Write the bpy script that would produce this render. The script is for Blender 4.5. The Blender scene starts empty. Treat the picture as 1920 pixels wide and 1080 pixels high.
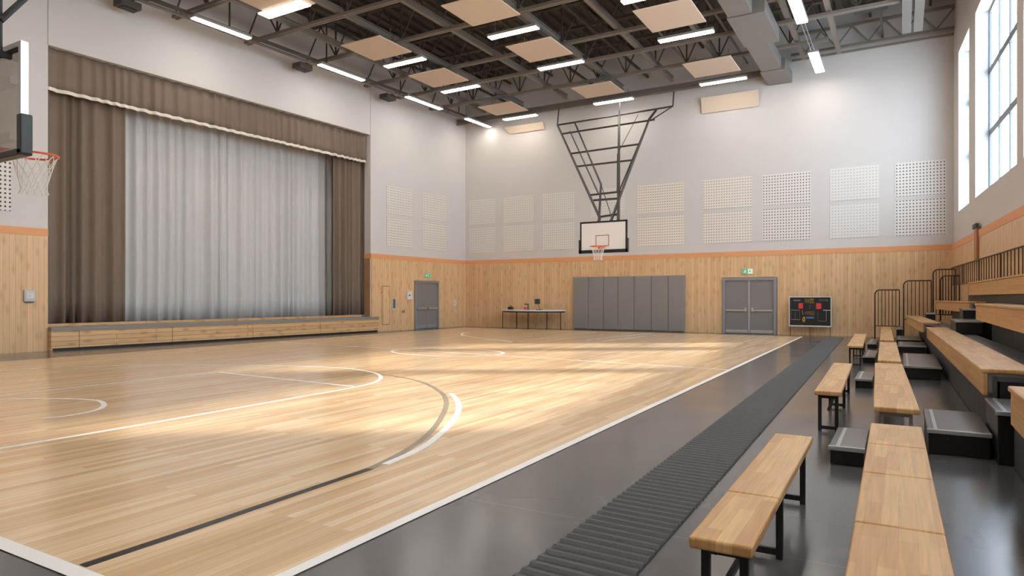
import bpy, bmesh, math, random
from mathutils import Vector
random.seed(7)
scn = bpy.context.scene
COL = scn.collection
def LW(y): return -20.86 + .0556*y          # inner face of the left wall
def RW(y): return 3.1565 - .055*y           # inner face of the right wall
YB = 28.3; YN = -3.0; HT = 12.6

# ------------------------------------------------------------------ materials
def s2l(c):
    return tuple((v/255/12.92 if v/255 <= .04045 else ((v/255+.055)/1.055)**2.4) for v in c) + (1,)
def mat(name, rgb, rough=.6, metal=0, coat=0, emit=0, noise=0, nscale=8, spec=.5, bump=0, bscale=60):
    m = bpy.data.materials.new(name); m.use_nodes = True
    nt = m.node_tree; b = nt.nodes['Principled BSDF']
    c = s2l(rgb); b.inputs['Base Color'].default_value = c
    b.inputs['Roughness'].default_value = rough; b.inputs['Metallic'].default_value = metal
    b.inputs['Coat Weight'].default_value = coat; b.inputs['Specular IOR Level'].default_value = spec
    if emit:
        b.inputs['Emission Color'].default_value = c; b.inputs['Emission Strength'].default_value = emit
    if noise or bump:
        tc = nt.nodes.new('ShaderNodeTexCoord')
    if noise:
        n = nt.nodes.new('ShaderNodeTexNoise'); n.inputs['Scale'].default_value = nscale; n.inputs['Detail'].default_value = 4
        nt.links.new(tc.outputs['Object'], n.inputs['Vector'])
        r = nt.nodes.new('ShaderNodeMapRange'); r.inputs[3].default_value = 1-noise; r.inputs[4].default_value = 1+noise
        nt.links.new(n.outputs['Fac'], r.inputs[0])
        x = nt.nodes.new('ShaderNodeMix'); x.data_type = 'RGBA'; x.blend_type = 'MULTIPLY'; x.inputs[0].default_value = 1
        x.inputs[6].default_value = c
        nt.links.new(r.outputs[0], x.inputs[7]); nt.links.new(x.outputs[2], b.inputs['Base Color'])
    if bump:
        n2 = nt.nodes.new('ShaderNodeTexNoise'); n2.inputs['Scale'].default_value = bscale; n2.inputs['Detail'].default_value = 3
        nt.links.new(tc.outputs['Object'], n2.inputs['Vector'])
        bp = nt.nodes.new('ShaderNodeBump'); bp.inputs['Strength'].default_value = bump; bp.inputs['Distance'].default_value = .01
        nt.links.new(n2.outputs['Fac'], bp.inputs['Height']); nt.links.new(bp.outputs[0], b.inputs['Normal'])
    return m
def wood(name, la, ca, L, W, c1, c2, cm, mortar=.003, rough=.45, knots=0, grain=.18, coat=0, gscale=1.0, third=None, spec=.5, knotcol=(120, 78, 45)):
    """boards running along axis la, laid side by side along axis ca"""
    m = bpy.data.materials.new(name); m.use_nodes = True
    nt = m.node_tree; N = nt.nodes; K = nt.links; b = N['Principled BSDF']
    tc = N.new('ShaderNodeTexCoord'); sp = N.new('ShaderNodeSeparateXYZ'); K.new(tc.outputs['Object'], sp.inputs[0])
    cb = N.new('ShaderNodeCombineXYZ'); K.new(sp.outputs[la], cb.inputs[0]); K.new(sp.outputs[ca], cb.inputs[1])
    br = N.new('ShaderNodeTexBrick'); br.offset = .37; br.offset_frequency = 2
    for k, v in (('Scale', 1), ('Mortar Size', mortar), ('Mortar Smooth', .1), ('Bias', 0), ('Brick Width', L), ('Row Height', W)):
        br.inputs[k].default_value = v
    br.inputs['Color1'].default_value = s2l(c1); br.inputs['Color2'].default_value = s2l(c2); br.inputs['Mortar'].default_value = s2l(cm)
    K.new(cb.outputs[0], br.inputs['Vector'])
    gm = N.new('ShaderNodeMapping'); gm.inputs['Scale'].default_value = (1.2*gscale, 28*gscale, 1)
    K.new(cb.outputs[0], gm.inputs[0])
    n = N.new('ShaderNodeTexNoise'); n.inputs['Scale'].default_value = 1; n.inputs['Detail'].default_value = 5; n.inputs['Distortion'].default_value = .6
    K.new(gm.outputs[0], n.inputs['Vector'])
    r = N.new('ShaderNodeMapRange'); r.inputs[1].default_value = .25; r.inputs[2].default_value = .75
    r.inputs[3].default_value = 1-grain; r.inputs[4].default_value = 1+grain*.6; K.new(n.outputs['Fac'], r.inputs[0])
    x = N.new('ShaderNodeMix'); x.data_type = 'RGBA'; x.blend_type = 'MULTIPLY'; x.inputs[0].default_value = 1
    K.new(br.outputs['Color'], x.inputs[6]); K.new(r.outputs[0], x.inputs[7])
    out = x.outputs[2]
    if knots:
        km = N.new('ShaderNodeMapping'); km.inputs['Scale'].default_value = (1.5, 3.6, 1); K.new(cb.outputs[0], km.inputs[0])
        v = N.new('ShaderNodeTexVoronoi'); v.inputs['Scale'].default_value = 1; v.voronoi_dimensions = '2D'
        K.new(km.outputs[0], v.inputs['Vector'])
        sw = N.new('ShaderNodeMapRange'); sw.inputs[1].default_value = .04; sw.inputs[2].default_value = .26
        sw.inputs[3].default_value = knots; sw.inputs[4].default_value = 0; K.new(v.outputs['Distance'], sw.inputs[0])
        y = N.new('ShaderNodeMix'); y.data_type = 'RGBA'; y.inputs[7].default_value = s2l(knotcol)
        K.new(sw.outputs[0], y.inputs[0]); K.new(out, y.inputs[6]); out = y.outputs[2]
    K.new(out, b.inputs['Base Color'])
    b.inputs['Roughness'].default_value = rough; b.inputs['Coat Weight'].default_value = coat; b.inputs['Coat Roughness'].default_value = .12
    b.inputs['Specular IOR Level'].default_value = spec
    return m
def dots(name, base, hole, pitch, rad, la, ca, pz, soft=.12):
    m = bpy.data.materials.new(name); m.use_nodes = True
    nt = m.node_tree; N = nt.nodes; K = nt.links; b = N['Principled BSDF']
    tc = N.new('ShaderNodeTexCoord'); sp = N.new('ShaderNodeSeparateXYZ'); K.new(tc.outputs['Object'], sp.inputs[0])
    cb = N.new('ShaderNodeCombineXYZ'); K.new(sp.outputs[la], cb.inputs[0]); K.new(sp.outputs[ca], cb.inputs[1])
    mp = N.new('ShaderNodeMapping'); mp.inputs['Scale'].default_value = (1/pitch, 1/pz, 1); K.new(cb.outputs[0], mp.inputs[0])
    v = N.new('ShaderNodeTexVoronoi'); v.voronoi_dimensions = '2D'; v.inputs['Scale'].default_value = 1; v.inputs['Randomness'].default_value = 0
    K.new(mp.outputs[0], v.inputs['Vector'])
    r = N.new('ShaderNodeMapRange'); r.inputs[1].default_value = rad; r.inputs[2].default_value = rad+soft; K.new(v.outputs['Distance'], r.inputs[0])
    y = N.new('ShaderNodeMix'); y.data_type = 'RGBA'; y.inputs[6].default_value = s2l(hole); y.inputs[7].default_value = s2l(base)
    K.new(r.outputs[0], y.inputs[0]); K.new(y.outputs[2], b.inputs['Base Color']); b.inputs['Roughness'].default_value = .8
    return m

M = {}
M['wall'] = mat('wall_paint', (210, 204, 200), .9, noise=.02, nscale=1.5)
M['band'] = mat('orange_band', (228, 160, 110), .6)
WC = dict(c1=(232, 192, 146), c2=(219, 178, 132), cm=(174, 136, 98), mortar=.0035, rough=.42, knots=.27, grain=.12, knotcol=(150, 108, 70))
M['clad_y'] = wood('cladding_side', 2, 1, 40, .135, **WC)
M['clad_x'] = wood('cladding_back', 2, 0, 40, .135, **WC)
M['court'] = wood('maple_court', 1, 0, 1.9, .085, (238, 207, 168), (214, 174, 130), (200, 160, 118), mortar=.0012, rough=.2, grain=.16, knots=.0, spec=.55, gscale=.8)
M['stage_front'] = wood('stage_boards', 1, 2, 3.2, .13, (226, 182, 130), (212, 166, 116), (120, 86, 54), mortar=.005, rough=.45, grain=.14, knots=.35)
M['bench'] = wood('bench_wood', 1, 0, .55, .07, (222, 176, 118), (198, 146, 90), (186, 136, 84), mortar=.0006, rough=.38, grain=.2, coat=.15, gscale=1.6)
M['bench_front'] = wood('bench_front_wood', 1, 2, 1.4, .09, (216, 168, 110), (202, 150, 94), (170, 116, 66), mortar=.001, rough=.42, grain=.16, gscale=1.2)
def grey_floor():
    m = mat('dark_floor', (88, 86, 86), .2, spec=.6)
    nt = m.node_tree; N = nt.nodes; K = nt.links; b = N['Principled BSDF']
    tc = N.new('ShaderNodeTexCoord')
    n = N.new('ShaderNodeTexNoise'); n.inputs['Scale'].default_value = .8; n.inputs['Detail'].default_value = 2
    K.new(tc.outputs['Object'], n.inputs['Vector'])
    r = N.new('ShaderNodeMapRange'); r.inputs[1].default_value = .35; r.inputs[2].default_value = .7
    r.inputs[3].default_value = .17; r.inputs[4].default_value = .23; K.new(n.outputs['Fac'], r.inputs[0]); K.new(r.outputs[0], b.inputs['Roughness'])
    # pale noise patches and sheet seams
    sp = N.new('ShaderNodeSeparateXYZ'); K.new(tc.outputs['Object'], sp.inputs[0])
    cb = N.new('ShaderNodeCombineXYZ'); K.new(sp.outputs[0], cb.inputs[0]); K.new(sp.outputs[1], cb.inputs[1])
    br = N.new('ShaderNodeTexBrick'); br.offset = 0
    for k, v in (('Scale', 1), ('Mortar Size', .004), ('Brick Width', 30), ('Row Height', 4.05)): br.inputs[k].default_value = v
    br.inputs['Color1'].default_value = s2l((88, 86, 86)); br.inputs['Color2'].default_value = s2l((86, 84, 84)); br.inputs['Mortar'].default_value = s2l((108, 104, 102))
    K.new(cb.outputs[0], br.inputs['Vector'])
    n2 = N.new('ShaderNodeTexNoise'); n2.inputs['Scale'].default_value = 1.6; n2.inputs['Detail'].default_value = 5; n2.inputs['Distortion'].default_value = .5
    K.new(tc.outputs['Object'], n2.inputs['Vector'])
    r2 = N.new('ShaderNodeMapRange'); r2.inputs[1].default_value = .58; r2.inputs[2].default_value = .85; r2.inputs[3].default_value = 0; r2.inputs[4].default_value = .3
    K.new(n2.outputs['Fac'], r2.inputs[0])
    y = N.new('ShaderNodeMix'); y.data_type = 'RGBA'; y.inputs[7].default_value = s2l((138, 128, 122))
    K.new(r2.outputs[0], y.inputs[0]); K.new(br.outputs['Color'], y.inputs[6]); K.new(y.outputs[2], b.inputs['Base Color'])
    return m
M['floor'] = grey_floor()
M['line_white'] = mat('white_line_paint', (242, 236, 230), .35)
M['line_black'] = mat('black_line_paint', (30, 25, 20), .3)
M['line_grey'] = mat('worn_grey_line_paint', (150, 134, 112), .3)
M['mat'] = mat('ribbed_rubber', (92, 90, 89), .8, noise=.25, nscale=90, bump=.4, bscale=200)
M['brown'] = mat('brown_curtain_cloth', (128, 112, 98), .95, noise=.06, nscale=3)
M['grey_cloth'] = mat('grey_curtain_cloth', (203, 201, 200), .92, noise=.04, nscale=3)
M['fringe'] = mat('fringe_cloth', (232, 224, 212), .95)
M['steel'] = mat('roof_steel_paint', (122, 112, 102), .6)
M['steel_dark'] = mat('dark_roof_steel', (78, 69, 60), .7)
M['duct'] = mat('duct_sheet_metal', (128, 123, 118), .5, metal=.15)
M['black'] = mat('black_paint', (26, 26, 27), .5)
M['black_plastic'] = mat('black_plastic', (20, 20, 22), .35)
M['frame_dark'] = mat('dark_hoop_frame', (66, 60, 56), .55)
M['tread'] = mat('grey_tread_plastic', (98, 94, 92), .3)
M['metal'] = mat('aluminium_edge', (190, 188, 185), .3, metal=.6)
M['legmetal'] = mat('bench_leg_metal', (150, 142, 134), .4, metal=.5)
M['riser'] = mat('dark_riser_panel', (66, 65, 66), .55)
M['deck'] = mat('bleacher_deck', (84, 83, 84), .4)
M['pad'] = mat('grey_wall_pad_vinyl', (140, 134, 129), .5, bump=.05, bscale=30)
M['door'] = mat('grey_door_paint', (132, 127, 126), .45)
M['doorframe'] = mat('door_frame_paint', (142, 140, 142), .45)
M['cloud'] = mat('beige_acoustic_board', (214, 194, 174), .9, noise=.05, nscale=40)
M['cloud_edge'] = mat('acoustic_board_edge', (90, 80, 70), .9)
M['lamp'] = mat('lamp_diffuser', (255, 248, 238), .5, emit=22)
M['lamphouse'] = mat('lamp_housing', (150, 145, 140), .5)
M['white'] = mat('white_plastic', (222, 218, 214), .5)
M['offwhite'] = mat('switch_plastic', (196, 190, 184), .5)
M['winframe'] = mat('window_frame_paint', (128, 134, 140), .5)
M['reveal'] = mat('window_reveal_paint', (196, 198, 200), .85)
M['orange'] = mat('orange_rim_paint', (214, 84, 44), .45)
M['net'] = mat('net_cord', (222, 216, 208), .9)
M['board_white'] = mat('white_backboard', (228, 224, 220), .35)
M['railing'] = mat('dark_bronze_rail', (64, 48, 38), .5)
M['post'] = wood('brown_post_wood', 2, 0, 2, .4, (172, 116, 68), (160, 104, 60), (150, 96, 56), grain=.12)
M['table_top'] = mat('white_table_top', (214, 212, 214), .35)
M['red'] = mat('red_panel', (222, 62, 52), .5)
M['yellow'] = mat('yellow_marking', (216, 168, 52), .5)
M['pale'] = mat('pale_marking', (196, 200, 190), .5)
M['greenish'] = mat('greenish_marking', (142, 154, 128), .5)
M['blue'] = mat('blue_marking', (80, 112, 170), .5)
M['sign_green'] = mat('green_exit_sign', (92, 176, 134), .5, emit=.25)
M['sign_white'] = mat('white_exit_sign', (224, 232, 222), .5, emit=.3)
def glass(name, rgb, mixfac):
    m = bpy.data.materials.new(name); m.use_nodes = True
    nt = m.node_tree; N = nt.nodes; K = nt.links
    N.remove(N['Principled BSDF'])
    t = N.new('ShaderNodeBsdfTransparent'); t.inputs[0].default_value = s2l(rgb)
    g = N.new('ShaderNodeBsdfGlossy'); g.inputs['Roughness'].default_value = .05
    x = N.new('ShaderNodeMixShader'); x.inputs[0].default_value = mixfac
    K.new(t.outputs[0], x.inputs[1]); K.new(g.outputs[0], x.inputs[2]); K.new(x.outputs[0], N['Material Output'].inputs[0])
    return m
M['pane'] = glass('window_glass', (248, 250, 252), .06)
M['bglass'] = glass('backboard_glass', (215, 210, 205), .12)

# ------------------------------------------------------------------ mesh tools
class MB:
    def __init__(s): s.v = []; s.f = []
    def _add(s, v, f):
        o = len(s.v); s.v += [tuple(p) for p in v]; s.f += [tuple(i+o for i in q) for q in f]; return s
    def hexa(s, p): return s._add(p, [(0, 3, 2, 1), (4, 5, 6, 7), (0, 1, 5, 4), (1, 2, 6, 5), (2, 3, 7, 6), (3, 0, 4, 7)])
    def box(s, x0, x1, y0, y1, z0, z1):
        return s.hexa([(x0, y0, z0), (x1, y0, z0), (x1, y1, z0), (x0, y1, z0), (x0, y0, z1), (x1, y0, z1), (x1, y1, z1), (x0, y1, z1)])
    def skew(s, fn, n0, n1, y0, y1, z0, z1):
        "box along a wall line fn: n = offset from the wall"
        a, b = fn(y0), fn(y1)
        return s.hexa([(a+n0, y0, z0), (a+n1, y0, z0), (b+n1, y1, z0), (b+n0, y1, z0), (a+n0, y0, z1), (a+n1, y0, z1), (b+n1, y1, z1), (b+n0, y1, z1)])
    def prism(s, poly, z0, z1):
        n = len(poly); A = sum(poly[i][0]*poly[(i+1) % n][1]-poly[(i+1) % n][0]*poly[i][1] for i in range(n))
        if A < 0: poly = poly[::-1]
        v = [(x, y, z0) for x, y in poly]+[(x, y, z1) for x, y in poly]
        return s._add(v, [tuple(range(n))[::-1], tuple(range(n, 2*n))]+[(i, (i+1) % n, (i+1) % n+n, i+n) for i in range(n)])
    def bar(s, p, q, w, h=None, up=(0, 0, 1)):
        "rectangular bar from p to q"
        h = h or w; p = Vector(p); q = Vector(q); d = (q-p).normalized(); u = Vector(up)
        if abs(d.dot(u)) > .98: u = Vector((0, 1, 0))
        a = d.cross(u).normalized(); u = a.cross(d).normalized(); a *= w/2; u *= h/2
        return s.hexa([p-a-u, p+a-u, q+a-u, q-a-u, p-a+u, p+a+u, q+a+u, q-a+u])
    def tube(s, pts, r, n=8, closed=False):
        P = [Vector(p) for p in pts]; k = len(P); vs = []; prev = None
        for i in range(k):
            if closed: d = P[(i+1) % k]-P[i-1]
            else: d = P[min(i+1, k-1)]-P[max(i-1, 0)]
            d.normalize()
            if prev is None:
                a = d.cross(Vector((0, 0, 1)))
                if a.length < .05: a = d.cross(Vector((0, 1, 0)))
            else: a = prev-d*prev.dot(d)
            a.normalize(); prev = a; b = d.cross(a)
            for j in range(n):
                t = 2*math.pi*j/n; vs.append(P[i]+(a*math.cos(t)+b*math.sin(t))*r)
        f = []
        for i in range(k if closed else k-1):
            for j in range(n):
                i2 = (i+1) % k; f.append((i*n+j, i*n+(j+1) % n, i2*n+(j+1) % n, i2*n+j))
        if not closed: f += [tuple(range(n))[::-1], tuple((k-1)*n+j for j in range(n))]
        return s._add(vs, f)
    def strip(s, pts, w, z):
        "flat painted line on the floor"
        P = [Vector((x, y, 0)) for x, y in pts]; L = []; R = []
        for i in range(len(P)):
            d = (P[min(i+1, len(P)-1)]-P[max(i-1, 0)]).normalized(); nrm = Vector((-d.y, d.x, 0))*w/2
            L.append(P[i]+nrm); R.append(P[i]-nrm)
        k = len(P); v = [(p.x, p.y, z) for p in L]+[(p.x, p.y, z) for p in R]
        return s._add(v, [(i+k, i+1+k, i+1, i) for i in range(k-1)])

def tag(o, label=None, cat=None, group=None, kind=None):
    for k, v in (('label', label), ('category', cat), ('group', group), ('kind', kind)):
        if v: o[k] = v
    return o
def root(name, loc, label=None, cat=None, group=None, kind=None):
    o = bpy.data.objects.new(name, None); COL.objects.link(o); o.location = loc; o.empty_display_size = .1
    return tag(o, label, cat, group, kind)
def wloc(o):
    v = Vector((0, 0, 0))
    while o: v = v+Vector(o.location); o = o.parent
    return v
def part(name, mb, m, parent=None, loc=None, label=None, bevel=0, seg=2, smooth=False):
    "link mb (world coordinates) as one object below parent"
    off = wloc(parent) if parent else Vector(loc or (0, 0, 0))
    me = bpy.data.meshes.new(name); me.from_pydata([tuple(Vector(v)-off) for v in mb.v], [], mb.f); me.update()
    bm = bmesh.new(); bm.from_mesh(me); bmesh.ops.recalc_face_normals(bm, faces=bm.faces) if len(mb.f) > 5 else None
    bm.to_mesh(me); bm.free()
    me.materials.append(M[m]); o = bpy.data.objects.new(name, me); COL.objects.link(o)
    if parent: o.parent = parent
    else: o.location = off
    if bevel:
        b = o.modifiers.new('bevel', 'BEVEL'); b.width = bevel; b.segments = seg; b.limit_method = 'ANGLE'
    if smooth:
        for p in me.polygons: p.use_smooth = True
    if label: o['label'] = label
    return o
def solo(name, mb, m, loc, label, cat, group=None, **k):
    return tag(part(name, mb, m, None, loc, **k), label, cat, group)
def struct(name, mb, m, loc=(0, 0, 0), **k):
    return tag(part(name, mb, m, None, loc, **k), kind='structure')
def dup(r, loc, label=None, group=None):
    c = r.copy(); COL.objects.link(c); c.location = loc
    if label: c['label'] = label
    if group: c['group'] = group
    for ch in list(r.children):
        d = ch.copy(); COL.objects.link(d); d.parent = c
        for g in list(ch.children):
            e = g.copy(); COL.objects.link(e); e.parent = d
    return c

# ------------------------------------------------------------------ room shell
fl = struct('floor', MB().box(-22.2, 4.2, YN-.4, YB+.4, -.2, 0), 'floor')
part('wood_court', MB().prism([(-2.80, 1.93), (-17.55, 1.93), (-18.35, YB-1.2), (-3.22, YB-1.2)], .0005, .004), 'court', fl)
Z = .0055
def line(name, pts, w, m='line_white', z=Z):
    return part(name, MB().strip(pts, w, z), m, fl)
def smoothpts(P, n=6):
    out = []
    for i in range(len(P)-1):
        p0, p1, p2, p3 = P[max(i-1, 0)], P[i], P[i+1], P[min(i+2, len(P)-1)]
        for k in range(n):
            t = k/n; out.append(tuple(.5*((2*p1[c])+(-p0[c]+p2[c])*t+(2*p0[c]-5*p1[c]+4*p2[c]-p3[c])*t*t+(-p0[c]+3*p1[c]-3*p2[c]+p3[c])*t**3) for c in (0, 1)))
    out.append(P[-1]); return out
line('side_line', [(-2.80, 1.93), (-2.94, 10.3), (-3.22, YB-1.2)], .085)
line('base_line', [(-2.76, 1.9), (-17.6, 1.9)], .10)
line('far_side_line', [(-17.55, 1.93), (-18.35, YB-1.2)], .08)
line('three_point_line', smoothpts([(-3.86, 1.96), (-3.87, 2.6), (-3.9, 3.4), (-3.93, 4.32)]), .075, 'line_black')
line('worn_three_point_line', smoothpts([(-3.93, 4.32), (-4.1, 5.0), (-4.42, 5.8), (-4.92, 6.71), (-5.5, 7.6), (-6.1, 8.3), (-6.9, 9.0), (-7.6, 9.42), (-8.55, 9.78)]), .07, 'line_grey')
line('white_arc_line', smoothpts([(-3.92, 4.5), (-4.0, 5.0), (-4.14, 5.46), (-4.53, 6.34), (-4.97, 7.13), (-5.5, 7.85), (-5.96, 8.34)]), .08, z=Z+.0004)
line('key_line', smoothpts([(-7.58, 1.96), (-7.56, 3.5), (-7.58, 5), (-7.65, 6.5), (-7.68, 7.71), (-7.85, 8.7), (-8.34, 9.45), (-9.04, 9.95), (-10.0, 10.2), (-11.12, 10.0), (-12.3, 9.5), (-13.3, 9.0), (-14.4, 8.2), (-15.2, 7.3), (-15.8, 6.2)]), .075)
line('key_side_line', [(-11.75, 1.96), (-11.6, 8.4)], .08, z=Z+.0003)
line('free_throw_line', [(-11.6, 8.4), (-7.8, 8.17)], .08, z=Z+.0006)
line('restricted_arc', smoothpts([(-11.8, 3.4), (-11.4, 4.3), (-10.8, 4.9), (-10.05, 5.21), (-9.54, 5.12), (-9.1, 4.82), (-8.93, 4.4), (-9.0, 4.1)]), .07)
cc = [(-10.6+1.65*math.cos(a*math.pi/24), 14.65+1.15*math.sin(a*math.pi/24)) for a in range(49)]
line('centre_circle', cc, .09)
line('half_way_line', [(-18.0, 15.2), (-3.05, 13.9)], .07, z=Z+.0003)
line('far_three_point_line', smoothpts([(-15.4, YB-1.25), (-15.9, 25), (-15.9, 23.4), (-15.3, 22.2), (-14.53, 21.2), (-13.19, 20.29), (-11.16, 19.12)]), .1)
line('far_key_line', [(-9.4, 21.2), (-8.9, YB-1.3)], .05)
line('far_key_line', [(-8.7, 21.0), (-8.3, 25.5)], .05)

wl = struct('wall_left', MB().skew(LW, -.35, 0, YN, 9.43, 0, HT), 'wall')
wl2 = struct('wall_left', MB().skew(LW, -.35, 0, 21.63, YB, 0, HT), 'wall')
wl3 = struct('wall_left', MB().skew(LW, -.35, 0, 9.43, 21.63, 8.45, HT), 'wall')
part('seam', MB().skew(LW, 0, .006, 21.62, 21.635, 8.45, HT), 'doorframe', wl3)
part('seam', MB().skew(LW, 0, .006, 9.42, 9.435, 8.45, HT), 'doorframe', wl3)
wb = struct('wall_back', MB().box(-19.9, RW(YB)+.35, YB, YB+.35, 0, HT), 'wall')
struct('wall_near', MB().box(LW(YN)-.35, RW(YN)+.35, YN-.35, YN, 0, HT), 'wall')
WIN = [(24.7, 27.1), (18.0, 23.6), (10.8, 17.4), (4.6, 10.0), (-1.4, 3.9)]
ZW0, ZW1 = 4.35, 9.75
mb = MB(); mb.skew(RW, 0, .4, YN, YB, 0, ZW0); mb.skew(RW, 0, .4, YN, YB, ZW1, HT)
ys = [YB]+[v for w in WIN for v in (w[1], w[0])]+[YN]
for i in range(0, len(ys), 2): mb.skew(RW, 0, .4, ys[i+1], ys[i], ZW0, ZW1)
wr = struct('wall_right', mb, 'wall')
for i, (a, b) in enumerate(WIN):
    w = root('window_%d' % (i+1), (RW((a+b)/2)+.36, (a+b)/2, ZW0), kind='structure')
    fr = MB(); t = .07
    fr.skew(RW, .33, .39, a, a+t, ZW0, ZW1).skew(RW, .33, .39, b-t, b, ZW0, ZW1).skew(RW, .33, .39, a+t, b-t, ZW0, ZW0+t).skew(RW, .33, .39, a+t, b-t, ZW1-t, ZW1)
    part('window_frame', fr, 'winframe', w)
    n = 4 if b-a > 4 else 2
    for k in range(1, n):
        y = a+(b-a)*k/n; part('mullion', MB().skew(RW, .34, .385, y-.055, y+.055, ZW0+t, ZW1-t), 'winframe', w)
    for z in (6.2, 7.98):
        part('transom', MB().skew(RW, .325, .375, a+t, b-t, z-.09, z+.09), 'winframe', w)
    part('pane', MB().skew(RW, .345, .355, a+t, b-t, ZW0+t, ZW1-t), 'pane', w)
    part('sill', MB().skew(RW, -.0, .325, a+.01, b-.01, ZW0+.002, ZW0+.02), 'reveal', w)
    for (c, d) in ((a, a+.02), (b-.02, b)): part('jamb_lining', MB().skew(RW, .0, .325, c, d, ZW0+.02, ZW1), 'reveal', w)
BL = bpy.data.materials.new('added_blind_cloth'); BL.use_nodes = True
b_ = BL.node_tree.nodes['Principled BSDF']; b_.inputs['Base Color'].default_value = s2l((235, 235, 232)); b_.inputs['Roughness'].default_value = .9; b_.inputs['Transmission Weight'].default_value = 0
tr = BL.node_tree.nodes.new('ShaderNodeBsdfTranslucent'); tr.inputs[0].default_value = s2l((240, 240, 238))
mx = BL.node_tree.nodes.new('ShaderNodeMixShader'); mx.inputs[0].default_value = .85
BL.node_tree.links.new(b_.outputs[0], mx.inputs[1]); BL.node_tree.links.new(tr.outputs[0], mx.inputs[2]); BL.node_tree.links.new(mx.outputs[0], BL.node_tree.nodes['Material Output'].inputs[0])
M['blind'] = BL
for (a, b), z, d in zip(WIN[2:], (7.3, ZW0+.05, ZW0+.05), ('half lowered over the window right of the photo', 'fully lowered over the window beside the camera', 'fully lowered over the window nearest the rear wall')):  # blinds out of view, added to trim the sun patches on the court
    o = root('added_sun_blind', (RW((a+b)/2)+.1, (a+b)/2, z), 'unseen white roller blind added to limit the sun, %s' % d, 'blind')
    part('cloth', MB().skew(RW, .10, .104, a+.03, b-.03, z, ZW1-.08), 'blind', o)
    part('roller', MB().tube([(RW(a+.03)+.12, a+.03, ZW1-.06), (RW(b-.03)+.12, b-.03, ZW1-.06)], .04, 10), 'white', o)
# roof deck
mb = MB(); n = 110; x0, x1 = -22.5, 4.5
for i in range(n):
    a = x0+(x1-x0)*i/n; c = x0+(x1-x0)*(i+1)/n; zz = 12.35 if i % 2 else 12.45
    mb._add([(a, YN-.35, zz), (c, YN-.35, zz), (c, YB+.35, zz), (a, YB+.35, zz)], [(0, 3, 2, 1)])
    if i: mb._add([(a, YN-.35, 12.35), (a, YB+.35, 12.35), (a, YB+.35, 12.45), (a, YN-.35, 12.45)], [(0, 1, 2, 3)])
mb.box(-22.5, 4.5, YN-.35, YB+.35, 12.62, 12.75)
struct('ceiling', mb, 'steel_dark')
# cladding
def clad_left(y0, y1, z0=0, z1=3.16): struct('trim_1', MB().skew(LW, .0, .05, y0, y1, z0, z1), 'clad_y')
clad_left(YN, 9.40); clad_left(21.66, 24.34); clad_left(26.1, YB); clad_left(24.34, 26.1, 2.27)
struct('trim_1', MB().skew(LW, -.33, .0, 21.6, 21.66, .0, 3.16), 'clad_y')
struct('trim_2', MB().skew(LW, 0, .06, YN, 9.41, 3.16, 3.36), 'band')
struct('trim_2', MB().skew(LW, 0, .06, 21.6, YB, 3.16, 3.36), 'band')
struct('trim_2', MB().skew(LW, -.34, 0, 21.6, 21.66, 3.16, 3.36), 'band')
for x0, x1, z0 in ((LW(YB)+.05, -6.42, 0), (-4.26, RW(YB), 0), (-6.42, -4.26, 2.3)): struct('trim_3', MB().box(x0, x1, YB-.05, YB, z0, 3.16), 'clad_x')
struct('trim_4', MB().box(LW(YB), RW(YB), YB-.06, YB, 3.16, 3.36), 'band')
struct('trim_5', MB().skew(RW, -.05, 0, YN, YB-.06, 0, 3.16), 'clad_y')
struct('trim_6', MB().skew(RW, -.06, 0, YN, YB-.06, 3.16, 3.36), 'band')
struct('baseboard_back', MB().box(-13.1, -6.42, YB-.07, YB-.05, 0, .07).box(LW(YB)+.05, -13.2, YB-.07, YB-.05, 0, .07).box(-4.26, -1.5, YB-.07, YB-.05, 0, .07), 'clad_x')
# unseen stage house behind the opening, added to block outside light
struct('wall_stage_left', MB().box(-24.1, LW(9.43)-.35, 8.6, 8.7, 0, HT), 'wall')
struct('wall_stage_right', MB().box(-24.1, LW(21.6)-.35, 22.6, 22.7, 0, HT), 'wall')
struct('wall_stage_back', MB().box(-24.2, -24.1, 8.6, 22.7, 0, HT), 'wall')
struct('ceiling_stage', MB().box(-24.2, -20.5, 8.6, 22.7, HT, HT+.1), 'steel_dark')
st = root('stage_platform', (LW(15.5), 15.5, 0), 'low stage platform with horizontal wood-board front and grey edge under the curtains', 'stage')
part('deck', MB().box(-24.05, LW(9.45)-.4, 9.45, 21.45, 0, .55).skew(LW, -.45, -.05, 9.45, 21.45, .02, .55), 'deck', st)
part('front_edge', MB().skew(LW, -.05, .24, 9.405, 21.88, .55, .65), 'pad', st)
for a, b in ((9.405, 10.1), (10.115, 12.8), (12.815, 15.7), (15.715, 18.7), (18.715, 21.88)):
    part('front_panel', MB().skew(LW, .17, .22, a, b, .07, .55), 'stage_front', st)
part('plinth', MB().skew(LW, .0, .165, 9.41, 21.86, 0, .549), 'stage_front', st)
part('kick_recess', MB().skew(LW, .166, .17, 9.47, 21.87, 0, .08), 'black', st)
part('rear_step', MB().skew(LW, -.45, -.34, 9.45, 21.45, .555, .73), 'stage_front', st)

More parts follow.
